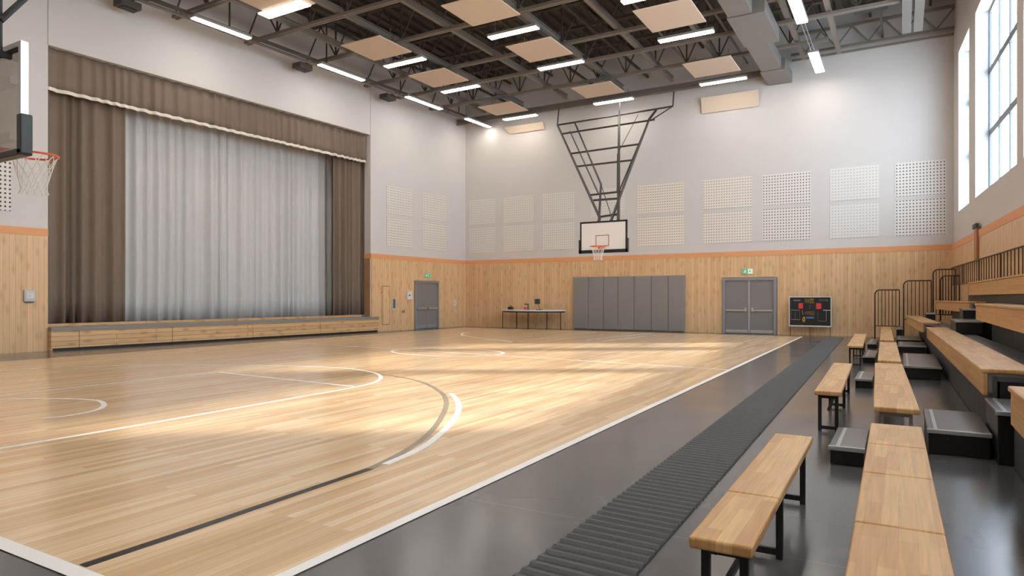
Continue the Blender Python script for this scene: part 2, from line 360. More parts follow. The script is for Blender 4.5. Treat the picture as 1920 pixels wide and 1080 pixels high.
# ------------------------------------------------------------------ curtains
def pleat(n0, y0, y1, z0, z1, amp, wave, seed, drop=0, base=LW, nz=10, flare=.0):
    rnd = random.Random(seed); mb = MB(); step = wave/10; n = int((y1-y0)/step)
    ph = 0; xs = []; w = wave; a = amp
    for i in range(n+1):
        if i % 10 == 0: w = wave*rnd.uniform(.6, 1.5); a = amp*rnd.uniform(.55, 1.25)
        ph += 2*math.pi*step/w; xs.append((y0+(y1-y0)*i/n, ph, a))
    for k in range(nz+1):
        t = k/nz; z = z0+(z1-z0)*t
        for y, p, a in xs:
            q = p+.25*math.sin(y*2.1+t*2.3)*(1-t)
            d = a*(math.sin(q)+.35*math.sin(2*q+.6))*(1+.25*(1-t))
            zz = z+(drop*math.sin(q*1.0)*(1-t) if k == 0 else 0)
            mb.v.append((base(y)+n0+d, y+.35*a*math.cos(q), zz))
    m = n+1
    for k in range(nz):
        for i in range(n): mb.f.append((k*m+i, k*m+i+1, (k+1)*m+i+1, (k+1)*m+i))
    return mb
def curtain(name, n0, y0, y1, z0, z1, amp, wave, seed, m, label, **k):
    o = solo(name, pleat(n0, y0, y1, z0, z1, amp, wave, seed, **k), m, (LW((y0+y1)/2)+n0, (y0+y1)/2, z0), label, 'curtain', smooth=True)
    s = o.modifiers.new('thick', 'SOLIDIFY'); s.thickness = .012
    return o
curtain('side_curtain', -.52, 9.0, 11.75, .735, 8.6, .085, .36, 3, 'brown', 'brown pleated stage curtain at the left end of the stage')
curtain('side_curtain', -.52, 19.95, 22.4, .735, 8.6, .075, .27, 5, 'brown', 'brown pleated stage curtain at the right end, by the door side')
curtain('stage_curtain', -1.05, 11.4, 15.62, .57, 8.6, .085, .40, 11, 'grey_cloth', 'pale grey stage curtain, left half, meeting its pair at mid stage')
curtain('stage_curtain', -1.13, 15.3, 21.4, .57, 8.6, .075, .34, 17, 'grey_cloth', 'pale grey stage curtain, right half, from mid stage to the right brown curtain')
v = root('valance', (LW(15.5)-.2, 15.5, 7.0), 'brown gathered valance with a pale fringe across the top of the stage', 'valance')
def vz(y): return 7.1
cl = part('cloth', pleat(-.18, 9.45, 21.6, 7.32, 8.44, .042, .34, 23, nz=4), 'brown', v, smooth=True)
mod = cl.modifiers.new('thick', 'SOLIDIFY'); mod.thickness = .012
mb = pleat(-.155, 9.45, 21.6, 7.24, 7.34, .046, .34, 23, nz=3)
mod = part('fringe', mb, 'fringe', v, smooth=True).modifiers.new('thick', 'SOLIDIFY'); mod.thickness = .02

# ------------------------------------------------------------------ acoustic wall panels
M['dots_x'] = dots('perforated_board_back', (228, 221, 214), (176, 150, 128), .105, .17, 0, 2, .115)
M['dots_xd'] = dots('perforated_board_dark_holes', (226, 220, 214), (112, 100, 90), .105, .17, 0, 2, .115)
M['dots_xp'] = dots('perforated_board_pale', (222, 217, 212), (186, 178, 170), .105, .15, 0, 2, .115)
M['dots_y'] = dots('perforated_board_side', (222, 216, 210), (170, 158, 146), .105, .17, 1, 2, .115)
M['dots_yd'] = dots('perforated_board_side_dark', (222, 218, 213), (60, 54, 50), .105, .17, 1, 2, .115)
BP = [((-19.05, -17.51), 'dots_xp', 'nearest the left corner'), ((-16.99, -15.34), 'dots_xp', 'second column from the left corner'), ((-14.84, -13.13), 'dots_xp', 'third column, left of the hoop frame'),
      ((-12.3, -10.7), 'dots_xp', 'partly behind the hoop frame'), ((-10.1, -8.01), 'dots_x', 'first column right of the hoop'), ((-7.22, -5.24), 'dots_x', 'above the double door'),
      ((-4.83, -3.05), 'dots_xd', 'above the scoreboard'), ((-2.37, -.72), 'dots_xp', 'faint, second column from the right corner'), ((-.2, 1.38), 'dots_xd', 'nearest the right corner')]
for (a, b), m, d in BP:
    for z0, z1, r in ((5.17, 6.42, 'upper'), (3.74, 5.02, 'lower')):
        solo('perforated_panel', MB().box(a, b, YB-.012, YB+.001, z0, z1), m, ((a+b)/2, YB, z0), '%s white perforated acoustic panel on back wall, %s' % (r, d), 'acoustic panel', 'perforated panels on the walls')
for a, b, d, m in ((22.6, 24.3, 'right of the stage opening', 'dots_y'), (24.95, 26.75, 'above the exit door, next to the corner', 'dots_y'), (6.2, 8.56, 'under the near hoop', 'dots_yd')):
    for z0, z1, r in ((5.2, 6.42, 'upper'), (3.76, 5.06, 'lower')):
        if m == 'dots_yd' and r == 'upper': continue
        solo('perforated_panel', MB().skew(LW, -.001, .012, a, b, z0, z1), m, (LW((a+b)/2), (a+b)/2, z0), '%s white perforated acoustic panel on stage wall, %s' % (r, d), 'acoustic panel', 'perforated panels on the walls')

# ------------------------------------------------------------------ doors, signs, wall fittings
def man(mb, P):
    "running figure from bars; P maps (u,v) in a 1x1 square to a point"
    def seg(a, b, w): mb.bar(P(*a), P(*b), w, .004)
    return seg
d1 = root('door_1', (-5.34, YB, 0), kind='structure')
part('door_frame', MB().box(-6.4, -6.28, YB-.1, YB-.0, 0, 2.27).box(-4.40, -4.28, YB-.1, YB, 0, 2.27).box(-6.28, -4.40, YB-.1, YB, 2.17, 2.27), 'doorframe', d1)
for a, b, s in ((-6.275, -5.375, 1), (-5.305, -4.405, -1)):
    lf = part('door_leaf', MB().box(a, b, YB-.05, YB-.005, .02, 2.165), 'door', d1)
    part('push_bar', MB().box(a+.02, b-.06 if s > 0 else b-.02, YB-.12, YB-.09, .92, .98) if s > 0 else MB().box(a+.06, b-.02, YB-.12, YB-.09, .92, .98), 'metal', lf)
    e = b-.1 if s > 0 else a+.1
    part('latch_case', MB().box(e-.04, e+.04, YB-.11, YB-.05, .9, 1.06), 'metal', lf)
    part('kick_plate', MB().box(a+.02, b-.02, YB-.06, YB-.05, .03, .16), 'metal', lf)
part('centre_post', MB().box(-5.37, -5.31, YB-.07, YB-.0, .02, 2.165), 'metal', d1)
d2 = root('door_2', (LW(25.22), 25.22, 0), kind='structure')
part('door_frame', MB().skew(LW, 0, .1, 24.36, 24.44, 0, 2.25).skew(LW, 0, .1, 26.0, 26.08, 0, 2.25).skew(LW, 0, .1, 24.44, 26.0, 2.17, 2.25), 'doorframe', d2)
for a, b in ((24.445, 25.205), (25.235, 25.995)):
    lf = part('door_leaf', MB().skew(LW, 0, .05, a, b, .02, 2.165), 'door', d2)
    part('push_bar', MB().skew(LW, .09, .12, a+.04, b-.04, .92, 1.0), 'metal', lf)
    part('kick_plate', MB().skew(LW, .05, .06, a+.03, b-.03, .03, .2), 'doorframe', lf)
part('centre_post', MB().skew(LW, 0, .06, 25.207, 25.233, .02, 2.165), 'doorframe', d2)
def exit_sign(loc, ax, w, h, label, full):
    "wall sign, ax = 'x' on the back wall or 'y' on the left wall"
    r = root('exit_sign', loc, label, 'exit sign')
    def bx(u0, u1, v0, v1, t0, t1):
        if ax == 'x': return MB().box(loc[0]+u0, loc[0]+u1, YB-.05-t1, YB-.05-t0, loc[2]+v0, loc[2]+v1)
        return MB().skew(LW, .05+t0, .05+t1, loc[1]+u0, loc[1]+u1, loc[2]+v0, loc[2]+v1)
    def P(u, v):
        if ax == 'x': return (loc[0]+u*w/2, YB-.05-.052, loc[2]+v*h)
        return (LW(loc[1]+u*w/2)+.05+.052, loc[1]+u*w/2, loc[2]+v*h)
    part('housing', bx(-w/2-.015, w/2+.015, -.015, h+.015, 0, .04), 'offwhite', r)
    part('green_face', bx(-w/2, w/2 if full else 0.02, 0, h, .04, .05), 'sign_green', r)
    if not full: part('white_face', bx(.02, w/2, 0, h, .04, .05), 'sign_white', r)
    c = -.5 if not full else .1
    mb = MB(); s = h*.11
    for a, b in (((c+.1, .62), (c-.05, .4)), ((c-.05, .4), (c+.14, .28)), ((c+.14, .28), (c+.1, .1)), ((c-.05, .4), (c-.2, .22)), ((c+.08, .6), (c+.28, .5)), ((c+.06, .6), (c-.16, .62))):
        mb.bar(P(*a), P(*b), .004 if ax == 'x' else s, s if ax == 'x' else .004, up=(0, 0, 1))
    mb.bar(P(c+.12, .74), P(c+.12, .9), s*1.3, .006 if ax == 'x' else s*1.3)
    part('running_figure', mb, 'sign_white', r)
    mb = MB()
    a = .55 if not full else -.5
    mb.bar(P(a-.22, .5), P(a+.22, .5), .005, h*.1).bar(P(a-.22, .5), P(a-.05, .72), .005, h*.1).bar(P(a-.22, .5), P(a-.05, .28), .005, h*.1)
    part('arrow', mb, 'sign_green' if not full else 'sign_white', r)
exit_sign((-5.4, YB, 2.44), 'x', .40, .2, 'green and white exit sign above the double door in the back wall', False)
exit_sign((LW(25.25), 25.25, 2.42), 'y', .40, .19, 'green exit sign above the grey door near the left corner', True)
# access panel outline, vent slot, knob, boxes on the left wall
o = root('wall_access_panel', (LW(22.5), 22.5, .28), 'narrow wooden access panel flush in the cladding between stage and door', 'access panel')
part('panel', MB().skew(LW, .05, .058, 22.27, 22.73, .30, 1.96), 'clad_y', o)
part('dark_outline', MB().skew(LW, .05, .053, 22.25, 22.75, .28, 1.98), 'railing', o)  # dark sheet behind the panel, showing as its thin outline
part('hinge', MB().skew(LW, .05, .07, 22.19, 22.27, 1.66, 1.70), 'post', o)
o = root('wall_vent', (LW(23), 23, .9), 'narrow upright grey slot vent in the wood cladding near the left door', 'vent')
part('frame', MB().skew(LW, .05, .075, 22.88, 23.12, .88, 1.44), 'offwhite', o); part('grille', MB().skew(LW, .075, .08, 22.93, 23.07, 1.0, 1.4), 'tread', o)
o = root('wall_control_box', (LW(24), 24, 1.37), 'white square control box left of the grey door', 'control box')
part('case', MB().skew(LW, .05, .12, 23.82, 24.15, 1.38, 1.76), 'white', o, bevel=.01); part('dial', MB().skew(LW, .12, .13, 23.9, 24.0, 1.54, 1.6), 'tread', o)
solo('door_stop', MB().skew(LW, .05, .1, 23.53, 23.68, .78, .90), 'post', (LW(23.6), 23.6, .78), 'small round brown knob low on the cladding left of the grey door', 'knob', bevel=.02)
o = root('light_switch', (LW(27.35), 27.35, 1.05), 'white switch plate between the grey door and the far corner', 'switch')
part('plate', MB().skew(LW, .05, .075, 27.24, 27.44, 1.04, 1.34), 'white', o, bevel=.008); part('rocker', MB().skew(LW, .075, .085, 27.31, 27.37, 1.15, 1.25), 'offwhite', o)
o = root('thermostat', (LW(8.96), 8.96, 1.35), 'pale grey thermostat box on the wood cladding left of the stage', 'thermostat')
part('case', MB().skew(LW, .05, .11, 8.82, 9.1, 1.36, 1.68), 'offwhite', o, bevel=.019)
part('label_plate', MB().skew(LW, .11, .114, 8.88, 9.05, 1.45, 1.64), 'white', o)
part('print', MB().skew(LW, .114, .116, 8.90, 9.03, 1.6, 1.607).skew(LW, .114, .116, 8.91, 8.97, 1.5, 1.507).skew(LW, .114, .116, 8.91, 8.95, 1.53, 1.537), 'riser', o)
part('terminal', MB().skew(LW, .05, .09, 8.86, 9.05, 1.33, 1.36), 'tread', o)
# wall pads
PX = [-13.16, -12.4, -11.66, -10.95, -10.2, -9.42, -8.66, -7.93]
ordn = ['leftmost', 'second from the left', 'third from the left', 'middle', 'third from the right', 'second from the right', 'rightmost']
for i in range(7):
    solo('wall_pad', MB().box(PX[i]+.006, PX[i+1]-.006, YB-.16, YB-.05, .03, 2.42), 'pad', ((PX[i]+PX[i+1])/2, YB-.1, .03), '%s of the seven tall grey padded wall mats on the back wall' % ordn[i], 'wall pad', 'grey wall pads', bevel=.025, seg=3)
# scoreboard
sb = root('scoreboard', (-3.03, 27.9, 0), 'small black scoreboard with white frame and red squares on thin legs by back wall', 'scoreboard')
x0, x1, z0, z1 = -3.75, -2.31, .40, 1.48; yf = 27.86
part('panel', MB().box(x0, x1, yf, yf+.07, z0, z1), 'black', sb)
part('frame', MB().box(x0-.03, x0, yf-.01, yf+.08, z0-.03, z1+.03).box(x1, x1+.03, yf-.01, yf+.08, z0-.03, z1+.03).box(x0, x1, yf-.01, yf+.08, z1, z1+.03).box(x0, x1, yf-.01, yf+.08, z0-.045, z0), 'white', sb)
for xx in (x0+.02, x1-.02): part('leg', MB().bar((xx, yf+.03, 0), (xx, yf+.03, z0-.04), .022), 'black', sb)
part('leg', MB().bar((-3.03, yf+.05, 0), (-3.03, yf+.05, z0-.04), .019), 'railing', sb)
def S(u, v): return (x0+u*(x1-x0), yf-.004, z1-v*(z1-z0))
def stroke(mb, pts, w=.012):
    for a, b in zip(pts, pts[1:]): mb.bar(S(*a), S(*b), .004, w)
rn = random.Random(4)
def scribble(name, u0, u1, v0, v1, n, m, w):
    mb = MB()
    for i in range(n):
        a = u0+(u1-u0)*(i+.1)/n; b = u0+(u1-u0)*(i+.75)/n; t = rn.random()
        if t < .5: stroke(mb, [(a, v1), (a, v0), (b, v0+(v1-v0)*.2), (b, v1)], w)
        elif t < .8: stroke(mb, [(a, v0), (a, v1), (b, v1), (b, v0), (a, v0)], w)
        else: stroke(mb, [(a, v0), ((a+b)/2, v1), (b, v0)], w)
    part(name, mb, m, sb)
scribble('home_lettering', .09, .27, .09, .14, 5, 'pale', .008)
scribble('clock_digits', .38, .60, .055, .2, 6, 'yellow', .017)
scribble('guest_lettering', .72, .95, .07, .14, 6, 'greenish', .007)
scribble('period_lettering', .38, .61, .5, .62, 6, 'yellow', .008)
part('red_square', MB().box(S(.22, 0)[0], S(.33, 0)[0], yf-.01, yf, S(0, .40)[2], S(0, .21)[2]), 'red', sb)
part('red_square', MB().box(S(.655, 0)[0], S(.775, 0)[0], yf-.01, yf, S(0, .41)[2], S(0, .21)[2]), 'red', sb)
mb = MB(); stroke(mb, [(.03, .46), (.25, .46), (.25, .80), (.03, .80), (.03, .46)], .02); stroke(mb, [(.14, .46), (.14, .80)], .03); part('left_score_digits', mb, 'greenish', sb)
mb = MB(); stroke(mb, [(.70, .47), (.70, .84), (.9, .84)], .012); part('right_score_outline', mb, 'greenish', sb)
mb = MB(); stroke(mb, [(.82, .455), (.99, .455)], .022); stroke(mb, [(.895, .46), (.895, .83)], .05); part('right_score_digit', mb, 'board_white', sb)
mb = MB(); stroke(mb, [(.31, .47), (.335, .62)], .01); stroke(mb, [(.5, .28), (.49, .42)], .006); part('pale_mark', mb, 'pale', sb)
part('blue_bar', MB().box(S(.41, 0)[0], S(.60, 0)[0], yf-.008, yf, S(0, .75)[2], S(0, .69)[2]), 'blue', sb)
mb = MB(); stroke(mb, [(.355, .69), (.32, .8), (.35, .88), (.38, .8), (.355, .69)], .03); part('yellow_lamp', mb, 'yellow', sb)
# table
tb = root('table', (-15.1, 27.45, 0), 'white-topped half-round folding table with six thin black legs by the back wall', 'table')
def arc(x0, x1, y0, y1, n=14):
    return [(x0, y1), (x1, y1)]+[(x1-(x1-x0)*i/n, y1-.18-(y1-y0-.18)*math.sin(math.pi*i/n)**.6) for i in range(n+1)]
part('tabletop', MB().prism(arc(-16.8, -13.45, 26.75, 28.0), .84, .90), 'table_top', tb)
part('edge', MB().prism(arc(-16.76, -13.49, 26.79, 27.97), .78, .839), 'black', tb)
for x, y in ((-16.4, 27.2), (-15.95, 27.75), (-15.3, 27.72), (-14.85, 26.9), (-14.3, 27.72), (-13.6, 27.75)):
    part('leg', MB().tube([(x, y, 0), (x, y, .78)], .022), 'black', tb)
o = root('hand_bag', (-16.08, 27.4, .9), 'small dark bag at the left end of the white table', 'bag')
part('body', MB().prism([(-16.22, 27.33), (-15.94, 27.33), (-15.94, 27.47), (-16.22, 27.47)], .9, 1.03), 'black', o, bevel=.04, seg=3)
part('handle', MB().tube([(-16.17, 27.4, 1.0), (-16.12, 27.4, 1.09), (-16.04, 27.4, 1.09), (-15.99, 27.4, 1.0)], .012), 'black', o)
solo('red_cup', MB().tube([(-15.26, 27.35, .9), (-15.26, 27.35, 1.02)], .055, 14), 'red', (-15.26, 27.35, .9), 'small red cup in the middle of the white table', 'cup')
o = root('desk_lamp', (-15.1, 27.35, .9), 'small black angled lamp beside the red cup on the table', 'lamp')
part('base', MB().tube([(-15.1, 27.35, .9), (-15.1, 27.35, .925)], .06, 14), 'black', o)
part('arm', MB().tube([(-15.1, 27.35, .92), (-15.1, 27.35, 1.15)], .025), 'black', o)
part('head', MB().bar((-15.08, 27.35, 1.16), (-15.3, 27.35, 1.16), .06, .04), 'black', o)
o = root('monitor', (-14.6, 27.4, .9), 'small dark monitor on a bent stand at the right half of the table', 'monitor')
part('base', MB().box(-14.66, -14.4, 27.3, 27.5, .9, .925), 'black', o, bevel=.008)
part('stand', MB().bar((-14.52, 27.42, .92), (-14.62, 27.42, 1.2), .03), 'legmetal', o)
part('screen', MB().box(-14.75, -14.5, 27.37, 27.41, 1.17, 1.41), 'riser', o, bevel=.01)
part('speaker_edge', MB().box(-14.79, -14.755, 27.37, 27.41, 1.19, 1.39), 'legmetal', o)

# ------------------------------------------------------------------ hoops
def net(cx, cy, z, r0=.225, r1=.12, h=.45):
    mb = MB(); n = 12
    for sgn in (1, -1):
        for i in range(n):
            pts = []
            for k in range(9):
                t = k/8; a = 2*math.pi*(i+sgn*t*2.2)/n; r = r0+(r1-r0)*min(1, t*1.25)**.8+(.02 if t > .9 else 0)
                pts.append((cx+r*math.cos(a), cy+r*math.sin(a), z-h*t))
            mb.tube(pts, .0045, 4)
    return mb
def ring(cx, cy, z, R, r, n=40): return MB().tube([(cx+R*math.cos(2*math.pi*i/n), cy+R*math.sin(2*math.pi*i/n), z) for i in range(n)], r, 8, closed=True)
# far hoop: glass-white board facing the camera
hb = root('basketball_hoop', (-8.0, 19.5, 3.0), 'far basketball hoop with white backboard hung from a slanted dark steel frame', 'basketball hoop')
bx0, bx1, by, bz0, bz1 = -8.83, -7.28, 19.45, 2.92, 3.86
part('backboard', MB().box(bx0, bx1, by, by+.04, bz0, bz1), 'board_white', hb)
t = .045
part('board_frame', MB().box(bx0-.01, bx1+.01, by-.01, by+.05, bz1-t, bz1+.01).box(bx0-.01, bx0+t*.8, by-.01, by+.05, bz0, bz1).box(bx1-t*.8, bx1+.01, by-.01, by+.05, bz0, bz1), 'black', hb)
part('edge_padding', MB().box(bx0-.04, bx1+.04, by-.03, by+.07, bz0-.05, bz0+.05).box(bx0-.05, bx0+.03, by-.03, by+.07, bz0-.05, bz0+.38).box(bx1-.03, bx1+.05, by-.03, by+.07, bz0-.05, bz0+.38), 'black', hb)
tx0, tx1, tz0, tz1 = -8.31, -7.86, 3.08, 3.43; t = .022
part('target_square', MB().box(tx0, tx1, by-.006, by, tz1-t, tz1).box(tx0, tx1, by-.006, by, tz0, tz0+t).box(tx0, tx0+t, by-.006, by, tz0, tz1).box(tx1-t, tx1, by-.006, by, tz0, tz1), 'post', hb)
rc = (-8.09, 19.12, 3.05)
rm = part('rim', ring(*rc, .235, .014), 'orange', hb, smooth=True)
part('rim_bracket', MB().box(rc[0]-.1, rc[0]+.1, 19.34, 19.45, 2.99, 3.07), 'orange', hb)
part('net', net(*rc, h=.42), 'net', rm)
FR = dict(left=[(-13.5, 27.21, 9.31), (-8.3, 19.75, 4.02), (-8.25, 19.53, 3.8)], top=[(-13.5, 27.21, 9.31), (-8.24, 27.43, 9.46)], b2=[(-12.83, 26.25, 8.62), (-8.68, 26.38, 8.72)],
          right=[(-8.91, 27.27, 9.35), (-8.94, 26.45, 8.77), (-8.04, 20.84, 4.8), (-7.84, 19.56, 3.86)], mid=[(-10.52, 27.18, 9.29), (-7.59, 19.55, 3.86)], inl=[(-12.62, 27.19, 9.29), (-9.09, 21.75, 5.44), (-8.25, 19.57, 3.86)],
          b3=[(-11.46, 24.31, 7.25), (-8.6, 24.43, 7.33)], b4=[(-10.71, 23.2, 6.47), (-8.4, 23.23, 6.49)], b5=[(-9.24, 21.12, 4.99), (-8.11, 21.17, 5.03)], b6=[(-8.95, 20.78, 4.75), (-8.09, 20.76, 4.74)], b7=[(-8.3, 19.79, 4.05), (-7.74, 19.86, 4.1)])
nm = dict(left='side_rail', right='side_rail', top='top_rail', b2='cross_bar', b3='cross_bar', b4='cross_bar', b5='cross_bar', b6='cross_bar', b7='cross_bar', mid='main_mast', inl='inner_rail')
for k, pts in FR.items():
    part(nm[k], MB().tube(pts, .05 if k in ('left', 'right', 'mid') else .038, 6), 'frame_dark', hb)
for pts in ([(-8.91, 26.17, 8.57), (-8.18, 21.04, 4.94)], [(-12.47, 26.36, 8.71), (-8.93, 21.15, 5.01)], [(-8.24, 27.43, 9.46), (-8.78, 26.47, 8.78)]):
    part('brace', MB().tube(pts, .028, 6), 'frame_dark', hb)
for pts in ([(-9.63, 27.06, 9.2), (-9.28, 23.79, 6.89), (-8.3, 21.25, 5.08)], [(-9.09, 21.75, 5.44), (-7.87, 19.7, 3.99)]):
    part('cable', MB().tube(pts, .014, 5), 'frame_dark', hb)
for x, y, z in ((-13.5, 27.21, 9.31), (-8.24, 27.43, 9.46), (-10.52, 27.18, 9.29)):
    part('hanger', MB().tube([(x, y, z), (x, y+.15, 10.12)], .03, 6), 'frame_dark', hb)
# near hoop: seen from behind at the left edge
nb = root('basketball_hoop', (-8.45, 3.3, 3.0), 'near basketball hoop at the left edge, seen from behind its glass backboard', 'basketball hoop')
bx0, bx1, by, bz0, bz1 = -9.5, -7.56, 3.28, 2.92, 4.03
part('backboard', MB().box(bx0+.03, bx1-.03, by+.02, by+.032, bz0+.03, bz1-.03), 'bglass', nb)
t = .05
part('board_frame', MB().box(bx0, bx1, by-.02, by+.05, bz1-t, bz1).box(bx0, bx0+t, by-.02, by+.05, bz0, bz1-t).box(bx1-t, bx1, by-.02, by+.05, bz0, bz1-t).box(bx0+t, bx1-t, by-.02, by+.05, bz0, bz0+t), 'metal', nb)
part('gasket', MB().box(bx0+t, bx1-t, by-.01, by+.02, bz1-t-.03, bz1-t).box(bx1-t-.02, bx1-t, by-.01, by+.02, bz0+t, bz1-t), 'black', nb)
part('edge_padding', MB().box(bx1-.06, bx1+.035, by-.035, by+.075, bz0-.02, bz0+.38).box(bx0-.035, bx0+.06, by-.035, by+.075, bz0-.02, bz0+.38).box(bx0-.03, bx1+.03, by-.035, by+.075, bz0-.03, bz0+.04), 'black_plastic', nb, bevel=.012)
rn_ = (-8.33, 3.72, 3.05)
rm = part('rim', ring(*rn_, .23, .012), 'orange', nb, smooth=True)
part('rim_bracket', MB().box(rn_[0]-.12, rn_[0]+.12, 3.355, 3.5, 3.0, 3.06), 'orange', nb)
part('net', net(*rn_, h=.43), 'net', rm)
part('board_bracket', MB().box(-8.75, -8.0, by-.12, by-.03, 3.12, 3.2).box(-8.75, -8.0, by-.12, by-.03, 3.7, 3.78), 'metal', nb)
part('main_mast', MB().tube([(-7.85, 3.2, 3.95), (-7.85, 3.2, 10.4)], .025, 8), 'black', nb)
part('main_mast', MB().tube([(-8.9, 3.2, 3.75), (-8.9, 3.2, 10.4)], .04, 8), 'black', nb)
part('brace', MB().tube([(-7.83, 3.2, 4.26), (-7.83, 7.5, 10.4)], .03, 8), 'black', nb)
part('mount_arm', MB().box(-7.875, -7.825, 3.18, 3.3, 3.9, 3.96), 'black', nb)
part('mount_arm', MB().box(-8.93, -8.87, 3.16, 3.3, 3.7, 3.78), 'black', nb)

# ------------------------------------------------------------------ roof steel
XB = [(1.2, 'seventh'), (4.2, 'eighth'), (7.4, 'ninth'), (10.4, 'tenth'), (13.0, 'sixth'), (15.6, 'fifth'), (18.2, 'fourth'), (21.3, 'third'), (23.3, 'second'), (25.5, 'first')]
pos = ['first', 'second', 'third', 'fourth', 'fifth', 'sixth', 'seventh', 'eighth', 'ninth', 'tenth']
XB = [(y, pos[9-i]) for i, (y, _) in enumerate(XB)]
for y, o_ in XB:
    xl, xr = LW(y)+.02, RW(y)-.02
    if y == 25.5: xr = -2.2
    t = root('roof_truss', ((xl+xr)/2, y, 10.4), 'steel roof truss spanning the hall, %s one out from the back wall' % o_, 'roof truss', 'steel roof trusses')
    part('bottom_chord', MB().box(xl, xr, y-.09, y-.015, 10.4, 10.5).box(xl, xr, y+.015, y+.09, 10.4, 10.5), 'steel', t)
    part('top_chord', MB().box(xl, xr, y-.09, y+.09, 11.75, 11.85), 'steel_dark', t)
    n = 14; dx = (xr-xl)/n
    for i in range(n):
        a = xl+dx*i
        p, q = ((a, y, 10.5), (a+dx/2, y, 11.75))
        if i: part('vertical', MB().bar((a, y, 10.5), (a, y, 11.75), .05), 'steel_dark', t)
        mb = MB().bar(p, q, .04).bar(q, (a+dx, y, 10.5), .04)
        part('web_member', mb, 'steel_dark', t)
XY = [(-17.6, 'next to the stage wall'), (-15.5, 'over the left column of beige panels'), (-13.2, 'between left and middle panel columns'), (-10.5, 'over the middle column of beige panels'), (-8.3, 'between middle and right panel columns'), (-6.05, 'over the right column of beige panels'), (-2.0, 'right of the grey duct'), (-3.2, 'closest to the grey duct')]
for x, d in XY:
    solo('roof_beam', MB().box(x-.07, x+.07, YN+.02, YB-.75, 10.53, 10.56).box(x-.015, x+.015, YN+.02, YB-.75, 10.56, 10.70).box(x-.07, x+.07, YN+.02, YB-.75, 10.70, 10.73), 'steel', (x, 12, 10.53), 'long steel roof beam running the length of the hall, %s' % d, 'roof beam', 'lengthwise roof beams')
for k, zz in enumerate((11.1, 11.95)):
    for x in ([-19.2, -16.6, -14.3, -11.8, -9.4, -7.2, -4.9, -1.0, .9] if k else [-16.9, -12.1, -9.6, -.6]):
        solo('roof_purlin', MB().box(x-.04, x+.04, YN+.02, YB-.02, zz, zz+.09), 'steel_dark', (x, 12, zz), 'thin dark purlin high under the roof deck, one of many running lengthwise', 'purlin', 'dark purlins')
# sprinkler / service pipes and hanging rods in the gloom
for i, (x, z) in enumerate(((-14.0, 11.3), (-11.2, 11.0), (-7.7, 11.25), (-5.4, 11.0))):
    solo('service_pipe', MB().tube([(x, YN+.05, z), (x, YB-.05, z)], .045, 8), 'steel', (x, 12, z), 'thin service pipe running lengthwise between the roof trusses, %s from the left' % pos[i], 'pipe', 'roof service pipes')
solo('back_beam', MB().box(LW(27.6)+.02, -4.8, 27.52, 27.62, 10.12, 10.2).box(LW(27.6)+.02, -4.8, 27.62, 27.64, 10.2, 10.36).box(LW(27.6)+.02, -4.8, 27.52, 27.62, 10.36, 10.4), 'steel', (-12, 27.6, 10.12), 'dark steel beam running just in front of the back wall above the hoop frame', 'roof beam')
t = root('roof_truss', (-1, 27.85, 10.7), 'grey open truss against the right part of the back wall', 'roof truss')
xl, xr = -3.7, RW(27.85)-.03
part('bottom_chord', MB().box(xl, xr, 27.8, 27.92, 10.85, 10.93), 'steel', t); part('bottom_chord', MB().box(xl, xr, 27.98, 28.08, 10.7, 10.76), 'steel', t); part('top_chord', MB().box(xl, xr, 27.8, 27.92, 11.6, 11.7), 'steel', t)
n = 5; dx = (xr-xl)/n
for i in range(n):
    part('web_member', MB().bar((xl+dx*i, 27.86, 11.6), (xl+dx*(i+.5), 27.86, 10.93), .06).bar((xl+dx*(i+.5), 27.86, 10.93), (xl+dx*(i+1), 27.86, 11.6), .05), 'steel', t)
for x, d in ((.15, 'left'), (.48, 'right')):
    solo('roof_girder', MB().box(x-.13, x+.13, YN+.02, 25.95, 10.32, 10.36).box(x-.02, x+.02, YN+.02, 25.95, 10.36, 10.72).box(x-.13, x+.13, YN+.02, 25.95, 10.72, 10.76), 'duct', (x, 12, 10.32), 'grey lengthwise girder near the window wall, %s of the pair' % d, 'girder', 'paired grey girders')
# duct
du = root('air_duct', (-4.2, 20, 10.2), 'large rectangular grey air duct running to the back wall', 'duct')
for i, (a, b) in enumerate(((2, 8), (8.05, 14), (14.05, 20.8), (23.6, 26.4))):
    part('duct_section', MB().box(-4.55, -3.85, a, b, 9.98, 10.40), 'duct', du)
part('duct_section', MB().box(-4.6, -3.5, 20.85, 23.55, 9.96, 10.40), 'duct', du)
part('duct_section', MB().box(-4.6, -3.72, 26.45, YB-.02, 9.96, 10.38), 'duct', du)
for y in (5.5, 12, 16.5, 19.8, 24.4, 27): part('hanger', MB().box(-4.5, -4.47, y-.015, y+.015, 10.4, 12.36), 'steel_dark', du)
for y in (8.025, 14.025): part('flange', MB().box(-4.6, -3.8, y-.02, y+.02, 9.93, 10.39), 'duct', du)
vt = root('ceiling_air_unit', (-.75, 22.9, 10.4), 'dark ventilation grille under the roof, beside the paired girders', 'vent')
part('grille', MB().box(-1.3, -.35, 23.6, 24.2, 10.6, 10.68), 'black', vt)
part('glowing_louvre', MB().box(-1.2, -.45, 22.4, 22.55, 10.62, 10.66).box(-1.15, -.5, 22.7, 22.85, 10.62, 10.66).box(-1.2, -.4, 22.05, 22.2, 10.62, 10.66), 'sign_white', vt)  # louvres given a faint glow of their own by the emissive white
part('hanger', MB().box(-1.25, -1.2, 22.0, 24.2, 10.66, 10.72).box(-.45, -.4, 22.0, 24.2, 10.66, 10.72), 'steel_dark', vt)
